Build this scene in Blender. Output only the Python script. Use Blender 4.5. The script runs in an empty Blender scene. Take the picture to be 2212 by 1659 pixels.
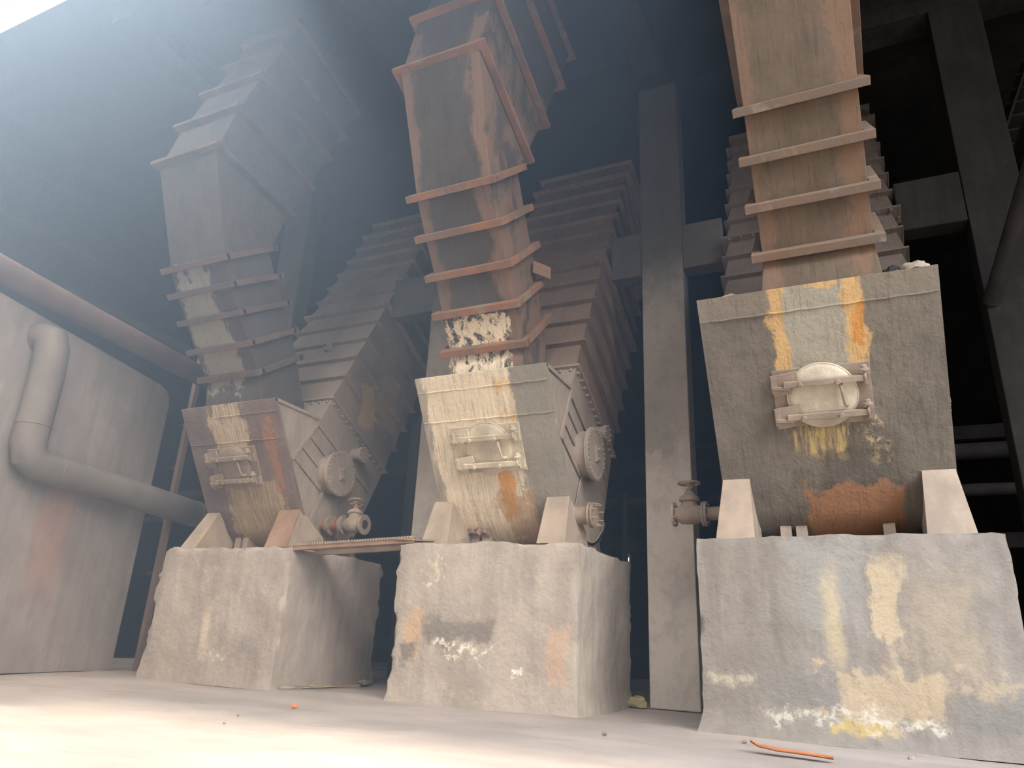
import bpy, bmesh, math, random
from mathutils import Vector, Matrix, noise
random.seed(7)
PI = math.pi
SC = bpy.context.scene
COL = SC.collection

# ------------------------------------------------------------------ camera
YAW, PIT, ROL = math.radians(-25.806), math.radians(19.932), math.radians(2.759)
fw = Vector((math.sin(YAW)*math.cos(PIT), math.cos(YAW)*math.cos(PIT), math.sin(PIT)))
rt = fw.cross(Vector((0, 0, 1))).normalized()
up = rt.cross(fw)
r2 = rt*math.cos(ROL)+up*math.sin(ROL)
u2 = up*math.cos(ROL)-rt*math.sin(ROL)
cd = bpy.data.cameras.new('camera')
cam = bpy.data.objects.new('camera', cd)
COL.objects.link(cam)
M = Matrix((r2, u2, -fw)).transposed().to_4x4()
M.translation = Vector((0, 0, 0.734))
cam.matrix_world = M
cd.sensor_width = 36.0
cd.lens = 36.0*1541.1/2212.0
cd.clip_end = 300
SC.camera = cam

# ------------------------------------------------------------------ world, sun, exposure
SKY_LOW = (0.34, 0.46, 0.64, 1)
SKY_HIGH = (12.2, 12.2, 12.6, 1)
W = bpy.data.worlds.new('sky')
SC.world = W
W.use_nodes = True
bg = W.node_tree.nodes['Background']
bg.inputs['Strength'].default_value = 1.0
# hazy pale blue sky; bright lobe added to light fronts and right sides
wt = W.node_tree
tc = wt.nodes.new('ShaderNodeTexCoord')
dp = wt.nodes.new('ShaderNodeVectorMath'); dp.operation = 'DOT_PRODUCT'
dp.inputs[1].default_value = Vector((0.55, -0.56, 0.67)).normalized()
wt.links.new(tc.outputs['Generated'], dp.inputs[0])
mr = wt.nodes.new('ShaderNodeMapRange'); mr.interpolation_type = 'SMOOTHSTEP'
mr.inputs['From Min'].default_value = 0.55; mr.inputs['From Max'].default_value = 1.0
wt.links.new(dp.outputs['Value'], mr.inputs['Value'])
mc = wt.nodes.new('ShaderNodeMix'); mc.data_type = 'RGBA'
mc.inputs[6].default_value = SKY_LOW; mc.inputs[7].default_value = SKY_HIGH
wt.links.new(mr.outputs[0], mc.inputs[0]); wt.links.new(mc.outputs[2], bg.inputs['Color'])
sd = bpy.data.lights.new('sun', 'SUN')
sd.energy = 7.0
sd.angle = math.radians(5)
sd.color = (1.0, 0.95, 0.89)
sun = bpy.data.objects.new('sun', sd)
COL.objects.link(sun)
SUN_DIR = Vector((-0.50, -0.035, 0.86)).normalized()
sun.rotation_euler = SUN_DIR.to_track_quat('Z', 'Y').to_euler()
sun.location = SUN_DIR*30
SC.view_settings.view_transform = 'Standard'
SC.view_settings.look = 'None'
SC.view_settings.exposure = 0.0
SC.view_settings.gamma = 1.0
SC.view_settings.use_curve_mapping = False
SC.cycles.use_denoising = True
SC.cycles.volume_bounces = 0
SC.cycles.max_bounces = 6
SC.cycles.diffuse_bounces = 4
SC.cycles.use_adaptive_sampling = True
HAZE_DENSITY = 0.033
HAZE_COLOR = (0.50, 0.70, 1.0)
HAZE_G = 0.68

# ------------------------------------------------------------------ node helpers
def lin(c):
    m = (c[0]+c[1]+c[2])/3.0
    c = [m+(v-m)*0.95 for v in c]
    return tuple(((v/255.0)/12.92 if v/255.0 <= 0.04045 else ((v/255.0+0.055)/1.055)**2.4) for v in c)+(1.0,)

class NT:
    def __init__(s, name):
        s.m = bpy.data.materials.new(name)
        s.m.use_nodes = True
        s.t = s.m.node_tree
        s.b = s.t.nodes['Principled BSDF']
        g = s.t.nodes.new('ShaderNodeNewGeometry')
        s.pos = g.outputs['Position']
        s.nor = g.outputs['Normal']
        sp = s.t.nodes.new('ShaderNodeSeparateXYZ')
        s.t.links.new(s.pos, sp.inputs[0])
        s.x, s.y, s.z = sp.outputs
    def link(s, a, b):
        s.t.links.new(a, b)
    def put(s, sock, v):
        if isinstance(v, (int, float)): sock.default_value = v
        elif isinstance(v, tuple): sock.default_value = v
        else: s.link(v, sock)
    def math(s, op, a, b=0.0, clamp=False):
        n = s.t.nodes.new('ShaderNodeMath'); n.operation = op; n.use_clamp = clamp
        s.put(n.inputs[0], a); s.put(n.inputs[1], b)
        return n.outputs[0]
    def noise(s, scale=1.0, stretch=(1, 1, 1), detail=4, rough=0.6, off=(0, 0, 0)):
        mp = s.t.nodes.new('ShaderNodeMapping')
        mp.inputs['Scale'].default_value = stretch
        mp.inputs['Location'].default_value = off
        s.link(s.pos, mp.inputs['Vector'])
        n = s.t.nodes.new('ShaderNodeTexNoise')
        n.inputs['Scale'].default_value = scale
        n.inputs['Detail'].default_value = detail
        n.inputs['Roughness'].default_value = rough
        s.link(mp.outputs[0], n.inputs['Vector'])
        return n.outputs[0]
    def step(s, v, lo, hi):
        n = s.t.nodes.new('ShaderNodeMapRange'); n.interpolation_type = 'SMOOTHSTEP'
        s.put(n.inputs['Value'], v)
        n.inputs['From Min'].default_value = lo; n.inputs['From Max'].default_value = hi
        n.inputs['To Min'].default_value = 0; n.inputs['To Max'].default_value = 1
        return n.outputs[0]
    def mix(s, f, a, b):
        n = s.t.nodes.new('ShaderNodeMix'); n.data_type = 'RGBA'
        s.put(n.inputs[0], f); s.put(n.inputs[6], a); s.put(n.inputs[7], b)
        return n.outputs[2]
    def band(s, v, a, b, soft):
        return s.math('MULTIPLY', s.step(v, a-soft, a+soft), s.math('SUBTRACT', 1.0, s.step(v, b-soft, b+soft)))
    def warp(s, v, n, amp):
        return s.math('ADD', v, s.math('MULTIPLY', s.math('SUBTRACT', n, 0.5), amp*2.9))
    def patch(s, x0, x1, z0, z1, soft=0.03, amp=0.25, off=(0, 0, 0), h=None, v=None, breakup=0.0, softz=None, nscale=3.0):
        """an irregular stain between x0..x1 and z0..z1"""
        n1 = s.noise(nscale, (1, 1, 0.45), 8, 0.7, off)
        n2 = s.noise(nscale*1.6, (1, 1, 1), 5, 0.65, (off[0]+5, off[1], off[2]+3))
        m = s.math('MULTIPLY', s.band(s.warp(h or s.x, n1, amp), x0, x1, soft), s.band(s.warp(v or s.z, n2, amp), z0, z1, softz or soft))
        if breakup:
            m = s.math('MULTIPLY', m, s.step(s.noise(13, (1, 1, 0.9), 7, 0.75, off), 0.62-breakup, 0.70-breakup*0.8))
        return m
    def finish(s, col, rough=0.9, bump=0.4, bscale=14, bdist=0.02, stretch=(1, 1, 1), extra=None):
        s.link(col, s.b.inputs['Base Color']) if not isinstance(col, tuple) else s.put(s.b.inputs['Base Color'], col)
        s.b.inputs['Roughness'].default_value = rough
        s.b.inputs['Specular IOR Level'].default_value = 0.2
        h = s.math('ADD', s.noise(bscale, stretch, 8, 0.75), s.math('MULTIPLY', s.noise(bscale*0.25, stretch, 4, 0.6), 1.5))
        if extra is not None: h = s.math('ADD', h, extra)
        bn = s.t.nodes.new('ShaderNodeBump')
        bn.inputs['Strength'].default_value = bump; bn.inputs['Distance'].default_value = bdist
        s.link(h, bn.inputs['Height']); s.link(bn.outputs[0], s.b.inputs['Normal'])
        return s.m

def plain(name, c, rough=0.85, metal=0.0, bump=0.3, var=0.25, bscale=20):
    n = NT(name)
    d = tuple(v*(1-var) for v in c[:3])+(1,)
    e = tuple(min(1, v*(1+var)) for v in c[:3])+(1,)
    col = n.mix(n.step(n.noise(3, (1, 1, 0.5), 6), 0.3, 0.7), d, e)
    n.b.inputs['Metallic'].default_value = metal
    return n.finish(col, rough, bump, bscale)

def steel(name, base, dust, rust, rust_amt=0.5, extra=(), bump=0.35, streak=None, run=(3.2, 0.22, 0.22), amt=0.45):
    """plate steel under dust: base coat, dust film, rust blotches, then stains (mask function, colour)"""
    n = NT(name)
    col = n.mix(n.step(n.noise(2.2, (1, 1, 0.6), 6, 0.65), 0.35, 0.65), base, dust)
    col = n.mix(n.math('MULTIPLY', n.step(n.noise(3.1, (1.3, 1.3, 0.6), 7, 0.7, (9, 2, 4)), 0.60-0.12*rust_amt, 0.70), min(1, rust_amt+0.2)), col, rust)
    sk = n.step(n.noise(7, run, 6, 0.75, (3, 3, 3)), 0.45, 0.70)
    dk = n.step(n.noise(9, run, 7, 0.75, (7, 1, 5)), 0.52, 0.66)
    col = n.mix(n.math('MULTIPLY', sk, amt), col, streak or tuple(min(1, v*1.6) for v in base[:3])+(1,))
    for f, c in extra:
        col = n.mix(f(n), col, c)
    col = n.mix(n.math('MULTIPLY', dk, 0.45), col, tuple(v*0.5 for v in base[:3])+(1,))
    pit = n.step(n.noise(23, (1, 1, 0.7), 6, 0.75, (2, 8, 5)), 0.60, 0.68)
    col = n.mix(n.math('MULTIPLY', pit, 0.45), col, tuple(v*0.45 for v in base[:3])+(1,))
    fine = n.step(n.noise(40, (1, 1, 0.6), 3, 0.7, (1, 6, 2)), 0.3, 0.7)
    col = n.mix(n.math('MULTIPLY', fine, 0.12), col, dust)
    return n.finish(col, 0.88, bump, 11, 0.02, (1, 1, 0.7))

def concrete(name, a, b, extra=(), bump=0.75):
    n = NT(name)
    col = n.mix(n.step(n.noise(1.4, (1, 1, 0.8), 7, 0.65), 0.32, 0.68), a, b)
    sk = n.step(n.noise(3.4, (1.6, 1.6, 0.18), 6, 0.65, (2, 7, 1)), 0.42, 0.70)
    col = n.mix(n.math('MULTIPLY', sk, 0.42), col, tuple(v*0.66 for v in a[:3])+(1,))
    sl = n.step(n.noise(5.0, (1.8, 1.8, 0.22), 6, 0.7, (8, 1, 5)), 0.55, 0.75)
    col = n.mix(n.math('MULTIPLY', sl, 0.35), col, tuple(min(1, v*1.35) for v in b[:3])+(1,))
    for f, c in extra:
        col = n.mix(f(n), col, c)
    bl = n.step(n.noise(3.1, (1, 1, 0.8), 9, 0.75, (6, 3, 9)), 0.48, 0.62)
    col = n.mix(n.math('MULTIPLY', bl, 0.20), col, tuple(v*0.62 for v in a[:3])+(1,))
    pit = n.step(n.noise(19, (1, 1, 1), 7, 0.75, (1, 3, 2)), 0.61, 0.68)
    col = n.mix(n.math('MULTIPLY', pit, 0.40), col, tuple(v*0.5 for v in a[:3])+(1,))
    return n.finish(col, 0.93, bump*0.8, 9, 0.03)

# ------------------------------------------------------------------ mesh helpers
class MB:
    def __init__(s): s.v = []; s.f = []
    def add(s, vs, fs):
        k = len(s.v); s.v += [Vector(p) for p in vs]; s.f += [tuple(k+i for i in f) for f in fs]
        return s
    def box(s, x0, x1, y0, y1, z0, z1):
        return s.add([(x0,y0,z0),(x1,y0,z0),(x1,y1,z0),(x0,y1,z0),(x0,y0,z1),(x1,y0,z1),(x1,y1,z1),(x0,y1,z1)],
                     [(3,2,1,0),(4,5,6,7),(0,1,5,4),(1,2,6,5),(2,3,7,6),(3,0,4,7)])
    def obox(s, c, a, b, n, ha, hb, hn):
        c = Vector(c); a = Vector(a).normalized()*ha; b = Vector(b).normalized()*hb; n = Vector(n).normalized()*hn
        P = [c+i*a+j*b+k*n for k in (-1,1) for i, j in ((-1,-1),(1,-1),(1,1),(-1,1))]
        return s.add(P, [(3,2,1,0),(4,5,6,7),(0,1,5,4),(1,2,6,5),(2,3,7,6),(3,0,4,7)])
    def prism(s, poly, x0, x1):
        """(y,z) outline pushed along x"""
        k = len(poly)
        return s.add([(x0,y,z) for y, z in poly]+[(x1,y,z) for y, z in poly],
                     [tuple(range(k))[::-1], tuple(range(k, 2*k))]+[(i,(i+1)%k,k+(i+1)%k,k+i) for i in range(k)])
    def bar(s, p, q, w, h, upv=(0,0,1)):
        p = Vector(p); q = Vector(q); d = q-p
        a = d.cross(Vector(upv)).normalized(); b = a.cross(d).normalized()
        return s.obox((p+q)/2, d, a, b, d.length/2, w/2, h/2)
    def cyl(s, p, q, r, n=20, r1=None, cap=True):
        p = Vector(p); q = Vector(q); d = (q-p).normalized()
        a = d.orthogonal().normalized(); b = d.cross(a)
        r1 = r if r1 is None else r1
        P = [p+(a*math.cos(t)+b*math.sin(t))*r for t in (2*PI*i/n for i in range(n))]
        Q = [q+(a*math.cos(t)+b*math.sin(t))*r1 for t in (2*PI*i/n for i in range(n))]
        fs = [(i,(i+1)%n,n+(i+1)%n,n+i) for i in range(n)]
        if cap: fs += [tuple(range(n))[::-1], tuple(range(n, 2*n))]
        return s.add(P+Q, fs)
    def ring(s, c, d, ro, ri, th, n=28):
        """flat ring with a hole, thickness th along d"""
        c = Vector(c); d = Vector(d).normalized(); a = d.orthogonal().normalized(); b = d.cross(a); V = []
        for off in (-th/2, th/2):
            for r in (ro, ri):
                V += [c+d*off+(a*math.cos(2*PI*i/n)+b*math.sin(2*PI*i/n))*r for i in range(n)]
        F = []
        for i in range(n):
            j = (i+1) % n
            F += [(i,j,n+j,n+i), (2*n+i,3*n+i,3*n+j,2*n+j), (i,2*n+i,2*n+j,j), (n+i,n+j,3*n+j,3*n+i)]
        return s.add(V, F)
    def torus(s, c, d, R, r, n=28, m=8):
        c = Vector(c); d = Vector(d).normalized(); a = d.orthogonal().normalized(); b = d.cross(a); V = []; F = []
        for i in range(n):
            t = 2*PI*i/n; e = a*math.cos(t)+b*math.sin(t)
            for j in range(m):
                p = 2*PI*j/m; V.append(c+e*(R+r*math.cos(p))+d*(r*math.sin(p)))
        for i in range(n):
            for j in range(m):
                F.append((i*m+j, ((i+1)%n)*m+j, ((i+1)%n)*m+(j+1)%m, i*m+(j+1)%m))
        return s.add(V, F)
    def tube(s, pts, r, n=12):
        pts = [Vector(p) for p in pts]; V = []; F = []
        prev = None
        for i, p in enumerate(pts):
            d = (pts[min(i+1, len(pts)-1)]-pts[max(i-1, 0)]).normalized()
            if prev is None: a = d.orthogonal().normalized()
            else: a = (prev-d*prev.dot(d)).normalized()
            prev = a; b = d.cross(a)
            V += [p+(a*math.cos(2*PI*k/n)+b*math.sin(2*PI*k/n))*r for k in range(n)]
        for i in range(len(pts)-1):
            for k in range(n):
                F.append((i*n+k, i*n+(k+1)%n, (i+1)*n+(k+1)%n, (i+1)*n+k))
        F += [tuple(range(n))[::-1], tuple(range((len(pts)-1)*n, len(pts)*n))]
        return s.add(V, F)
    def lathe(s, c, d, prof, n=24):
        """profile of (distance along d, radius)"""
        c = Vector(c); d = Vector(d).normalized(); a = d.orthogonal().normalized(); b = d.cross(a); V = []; F = []
        for h, r in prof:
            V += [c+d*h+(a*math.cos(2*PI*k/n)+b*math.sin(2*PI*k/n))*r for k in range(n)]
        for i in range(len(prof)-1):
            for k in range(n):
                F.append((i*n+k, i*n+(k+1)%n, (i+1)*n+(k+1)%n, (i+1)*n+k))
        F += [tuple(range(n))[::-1], tuple(range((len(prof)-1)*n, len(prof)*n))]
        return s.add(V, F)
    def loft(s, secs):
        """sections (front (y,z), rear (y,z), x0, x1) joined into a rectangular duct"""
        V = []; F = []
        for (fy, fz), (by, bz), x0, x1 in secs:
            V += [(x0,fy,fz), (x1,fy,fz), (x1,by,bz), (x0,by,bz)]
        for i in range(len(secs)-1):
            for k in range(4):
                F.append((i*4+k, i*4+(k+1)%4, (i+1)*4+(k+1)%4, (i+1)*4+k))
        m = len(secs)-1
        F += [(3,2,1,0), (m*4, m*4+1, m*4+2, m*4+3)]
        return s.add(V, F)
    def bolts(s, pts, d, r=0.016, h=0.02):
        for p in pts:
            p = Vector(p); s.cyl(p, p+Vector(d).normalized()*h, r, 6)
        return s
    def lump(s, c, sx, sy, sz, seed=0, sub=3, rough=0.35, flat=None):
        bm = bmesh.new(); bmesh.ops.create_icosphere(bm, subdivisions=sub, radius=1)
        V = []
        for v in bm.verts:
            k = 1+rough*noise.fractal(v.co*1.7+Vector((seed*7.3, seed, 1.1)), 0.8, 2.1, 4)
            q = Vector((v.co.x*sx*k, v.co.y*sy*k, v.co.z*sz*k))
            if flat is not None and q.z < flat: q.z = flat
            V.append(Vector(c)+q)
        F = [tuple(v.index for v in f.verts) for f in bm.faces]
        bm.free(); return s.add(V, F)

def solid(name, mb, mat, parent=None, bevel=0.0, smooth=False, origin=None, auto=35, rough=None):
    me = bpy.data.meshes.new(name)
    if parent is not None: o0 = world_loc(parent)
    elif origin is not None: o0 = Vector(origin)
    else:
        xs = [v.x for v in mb.v]; ys = [v.y for v in mb.v]; zs = [v.z for v in mb.v]
        o0 = Vector(((min(xs)+max(xs))/2, (min(ys)+max(ys))/2, min(zs)))
    me.from_pydata([v-o0 for v in mb.v], [], mb.f)
    me.update()
    bm = bmesh.new(); bm.from_mesh(me)
    bmesh.ops.recalc_face_normals(bm, faces=bm.faces)
    bm.to_mesh(me); bm.free()
    me.materials.append(mat)
    o = bpy.data.objects.new(name, me); COL.objects.link(o)
    if parent is not None: o.parent = parent
    else: o.location = o0
    if smooth:
        for p in me.polygons: p.use_smooth = True
        me.set_sharp_from_angle(angle=math.radians(auto))
    if bevel:
        b = o.modifiers.new('bevel', 'BEVEL'); b.width = bevel; b.segments = 2; b.limit_method = 'ANGLE'; b.angle_limit = math.radians(40)
    return o

def world_loc(o):
    v = Vector((0, 0, 0))
    while o is not None: v += o.location; o = o.parent
    return v
def tag(o, label, cat, group=None, kind=None):
    o['label'] = label; o['category'] = cat
    if group: o['group'] = group
    if kind: o['kind'] = kind
    return o
def thing(name, label, cat, loc, group=None):
    o = bpy.data.objects.new(name, None); o.empty_display_size = 0.2; COL.objects.link(o); o.location = loc
    return tag(o, label, cat, group)
def struct(o): o['kind'] = 'structure'; return o

def rough_block(x0, x1, y0, y1, z0, z1, step=0.07, amp=0.018, edge=0.05, seed=0, batter=0.0, flare=0.0, top_wave=0.0):
    """a cast block with worn, chipped arrises and an uneven skin"""
    nx = max(2, int((x1-x0)/step)); ny = max(2, int((y1-y0)/step)); nz = max(2, int((z1-z0)/step))
    idx = {}; V = []; F = []
    def vid(i, j, k):
        if (i, j, k) in idx: return idx[(i, j, k)]
        p = Vector((x0+(x1-x0)*i/nx, y0+(y1-y0)*j/ny, z0+(z1-z0)*k/nz))
        nrm = Vector(((i == nx)-(i == 0), (j == ny)-(j == 0), (k == nz)-(k == 0)))
        cnt = abs(nrm.x)+abs(nrm.y)+abs(nrm.z)
        q = p*1.0+Vector((seed*3.1, seed*1.7, 0))
        a = noise.fractal(q*2.3, 0.8, 2.1, 5)*amp
        if cnt >= 2:
            ch = max(0.0, noise.fractal(q*3.1, 0.7, 2.2, 5)+0.25)*edge
            if k == 0: ch *= 0.2
            p = p-nrm.normalized()*ch
        p = p+nrm*a*(0 if (k == 0 and cnt == 1) else 1)
        if k == nz and top_wave: p.z += noise.fractal(q*1.9+Vector((4, 4, 4)), 0.8, 2, 4)*top_wave
        if flare:
            t = max(0.0, 1-(p.z-z0)/0.25); p.x += nrm.x*flare*t*t; p.y += nrm.y*flare*t*t
        if k == 0: p.z = z0
        idx[(i, j, k)] = len(V); V.append(p); return idx[(i, j, k)]
    for i in range(nx):
        for j in range(ny):
            for k in (0, nz): F.append((vid(i,j,k), vid(i+1,j,k), vid(i+1,j+1,k), vid(i,j+1,k)))
    for i in range(nx):
        for k in range(nz):
            for j in (0, ny): F.append((vid(i,j,k), vid(i+1,j,k), vid(i+1,j,k+1), vid(i,j,k+1)))
    for j in range(ny):
        for k in range(nz):
            for i in (0, nx): F.append((vid(i,j,k), vid(i,j+1,k), vid(i,j+1,k+1), vid(i,j,k+1)))
    return MB().add(V, F)

# ------------------------------------------------------------------ materials
DUST = lin((150, 140, 128)); RUST = lin((118, 90, 74)); ORANGE = lin((196, 132, 72)); PALE = lin((222, 208, 180)); WHITE = lin((245, 240, 225))
M_floor = None
def floor_mat():
    n = NT('dusty_floor')
    col = n.mix(n.step(n.noise(0.55, (1, 1.6, 1), 7, 0.6), 0.35, 0.65), lin((158, 149, 143)), lin((178, 168, 161)))
    col = n.mix(n.math('MULTIPLY', n.step(n.noise(1.6, (0.5, 1.6, 1), 7, 0.7, (4, 4, 0)), 0.55, 0.7), 0.5), col, lin((146, 138, 132)))
    col = n.mix(n.math('MULTIPLY', n.step(n.noise(26, (1, 1, 1), 4, 0.7), 0.62, 0.72), 0.35), col, lin((120, 112, 106)))
    return n.finish(col, 0.95, 0.45, 7, 0.03)
M_floor = floor_mat()
M_ceil = concrete('sooty_ceiling', lin((38, 37, 37)), lin((50, 48, 47)), bump=0.4)
M_wall = concrete('sooty_wall', lin((32, 31, 31)), lin((42, 41, 40)), bump=0.4)
M_beam = concrete('dusty_beam', lin((84, 79, 75)), lin((96, 91, 86)), bump=0.25)
M_darkcol = concrete('dark_column', lin((42, 40, 39)), lin((52, 50, 48)), bump=0.25)  # darker concrete for the right column and its beam stub
M_column = concrete('grey_column', lin((84, 79, 74)), lin((94, 89, 84)),  # light falloff with height painted in: pale low coats, dark above
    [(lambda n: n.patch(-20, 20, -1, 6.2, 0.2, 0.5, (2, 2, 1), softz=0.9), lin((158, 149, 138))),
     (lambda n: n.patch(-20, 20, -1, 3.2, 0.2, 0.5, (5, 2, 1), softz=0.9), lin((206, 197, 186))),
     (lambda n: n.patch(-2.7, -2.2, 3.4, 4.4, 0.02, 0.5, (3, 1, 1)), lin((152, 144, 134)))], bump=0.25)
M_plinth1 = concrete('plinth_concrete_left', lin((162, 152, 144)), lin((180, 170, 161)), [
    (lambda n: n.math('MULTIPLY', n.patch(-8.75, -8.1, 0.32, 0.46, 0.06, 0.22, (1, 0, 0), breakup=0.1), 0.9), lin((232, 218, 196))),
    (lambda n: n.math('MULTIPLY', n.patch(-8.78, -8.62, 0.4, 1.0, 0.06, 0.1, (2, 0, 0), softz=0.2), 0.7), lin((214, 200, 178))),
    (lambda n: n.math('MULTIPLY', n.patch(-8.9, -8.7, 1.25, 1.6, 0.06, 0.25, (4, 0, 1), breakup=0.1), 0.7), lin((216, 204, 186))),
    (lambda n: n.math('MULTIPLY', n.patch(-8.15, -7.95, 1.1, 1.5, 0.06, 0.25, (5, 0, 1), breakup=0.1), 0.5), lin((208, 194, 176))),
])
M_plinth2 = concrete('plinth_concrete_middle', lin((170, 160, 149)), lin((190, 178, 165)), [
    (lambda n: n.math('MULTIPLY', n.patch(-5.25, -5.0, 0.55, 1.1, 0.05, 0.25, (1, 0, 3), softz=0.15), 0.8), lin((206, 172, 136))),
    (lambda n: n.patch(-5.0, -4.0, 0.72, 0.98, 0.06, 0.22, (6, 0, 2)), lin((140, 132, 124))),
    (lambda n: n.patch(-5.35, -5.15, 0.45, 0.65, 0.06, 0.2, (2, 0, 5)), lin((138, 128, 118))),
    (lambda n: n.patch(-4.9, -4.05, 0.60, 0.68, 0.06, 0.30, (3, 1, 2), breakup=0.16, nscale=2.2), lin((252, 244, 224))),
    (lambda n: n.patch(-3.75, -3.6, 0.36, 0.44, 0.015, 0.1, (1, 1, 2), breakup=0.2), lin((250, 242, 222))),
    (lambda n: n.math('MULTIPLY', n.patch(-5.1, -4.7, 1.45, 1.8, 0.04, 0.35, (7, 1, 2), breakup=0.12), 0.8), lin((232, 218, 192))),
    (lambda n: n.math('MULTIPLY', n.patch(-3.3, -3.05, 0.3, 0.95, 0.05, 0.25, (9, 1, 2)), 0.6), lin((206, 172, 146))),
    (lambda n: n.math('MULTIPLY', n.patch(-5.5, -3.0, 0.05, 0.3, 0.05, 0.25, (9, 4, 2), breakup=0.1), 0.5), lin((206, 190, 168))),
])
M_plinth3 = concrete('plinth_concrete_right', lin((138, 131, 122)), lin((154, 147, 138)), [
    (lambda n: n.patch(-0.6, 0.1, 1.0, 1.9, 0.15, 0.5, (3, 0, 3)), lin((150, 147, 140))),
    (lambda n: n.math('MULTIPLY', n.patch(-0.32, -0.18, 0.65, 1.55, 0.06, 0.1, (1, 0, 3), softz=0.25), 0.85), lin((189, 173, 142))),
    (lambda n: n.math('MULTIPLY', n.patch(0.15, 0.42, 0.8, 1.65, 0.05, 0.35, (5, 0, 3), softz=0.15), 0.85), lin((193, 174, 144))),
    (lambda n: n.math('MULTIPLY', n.patch(0.3, 1.0, 0.5, 1.5, 0.15, 0.5, (8, 0, 3), softz=0.25), 0.40), lin((183, 164, 136))),
    (lambda n: n.math('MULTIPLY', n.patch(-0.45, 0.55, 0.2, 0.62, 0.04, 0.25, (8, 3, 3)), 0.8), lin((188, 168, 139))),
    (lambda n: n.math('MULTIPLY', n.patch(-1.5, -0.95, 0.46, 0.52, 0.06, 0.14, (2, 3, 8), breakup=0.25), 0.9), lin((206, 196, 174))),
    (lambda n: n.patch(-0.95, -0.2, 0.35, 0.62, 0.06, 0.3, (1, 3, 6)), lin((138, 134, 128))),
    (lambda n: n.patch(-0.95, 0.55, 0.17, 0.24, 0.06, 0.20, (4, 4, 1), breakup=0.2), lin((211, 206, 189))),
    (lambda n: n.patch(-0.35, 0.1, 0.10, 0.17, 0.06, 0.12, (4, 6, 1), breakup=0.3), lin((194, 168, 100))),
    (lambda n: n.math('MULTIPLY', n.patch(0.55, 1.6, 0.5, 0.62, 0.04, 0.3, (4, 8, 1)), 0.6), lin((186, 169, 142))),
    (lambda n: n.math('MULTIPLY', n.patch(0.7, 1.6, 0.15, 0.48, 0.04, 0.2, (7, 8, 1)), 0.7), lin((136, 134, 128))),
])
M_boot1 = steel('boot_plate_left', lin((112, 96, 90)), lin((130, 114, 104)), lin((128, 84, 66)), 0.3, [
    (lambda n: n.math('MULTIPLY', n.patch(-9.05, -8.35, 3.3, 4.1, 0.03, 0.30, (1, 0, 0)), n.math('ADD', 0.35, n.math('MULTIPLY', n.step(n.noise(10, (3.4, 0.2, 0.2), 5, 0.7), 0.35, 0.55), 0.6))), lin((196, 178, 148))),
    (lambda n: n.math('MULTIPLY', n.patch(-9.05, -7.95, 2.0, 2.95, 0.03, 0.35, (3, 0, 0)), n.math('ADD', 0.3, n.math('MULTIPLY', n.step(n.noise(9, (3.4, 0.2, 0.2), 5, 0.7), 0.35, 0.6), 0.6))), lin((184, 164, 130))),
    (lambda n: n.math('MULTIPLY', n.patch(-7.99, -7.84, 2.75, 3.8, 0.02, 0.20, (5, 0, 0)), 0.85), lin((160, 116, 90))),
    (lambda n: n.math('MULTIPLY', n.patch(-9.6, -9.2, 2.2, 3.95, 0.05, 0.3, (5, 4, 0)), 0.5), lin((104, 92, 92))),
], bump=0.6)
M_boot2 = steel('boot_plate_middle', lin((150, 142, 128)), lin((172, 162, 146)), lin((120, 104, 86)), 0.2, [
    (lambda n: n.math('MULTIPLY', n.patch(-5.08, -3.80, 1.9, 4.2, 0.02, 0.20, (1, 0, 0)), n.math('ADD', 0.45, n.math('MULTIPLY', n.step(n.noise(9, (3.4, 0.2, 0.2), 6, 0.7), 0.32, 0.6), 0.55))), lin((232, 216, 188))),
    (lambda n: n.math('MULTIPLY', n.patch(-4.0, -3.78, 2.9, 3.95, 0.03, 0.12, (6, 0, 3)), n.step(n.noise(8, (1, 1, 0.5), 5, 0.7), 0.45, 0.6)), lin((214, 176, 122))),
    (lambda n: n.patch(-4.22, -3.98, 2.35, 2.95, 0.015, 0.2, (8, 0, 3)), lin((216, 160, 92))),
    (lambda n: n.math('MULTIPLY', n.patch(-4.25, -3.55, 2.0, 2.6, 0.04, 0.3, (8, 3, 3)), 0.6), lin((170, 128, 84))),
    (lambda n: n.math('MULTIPLY', n.patch(-3.76, -3.2, 1.9, 4.2, 0.02, 0.12, (1, 5, 0)), 0.85), lin((140, 136, 126))),
], bump=0.6)
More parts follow.
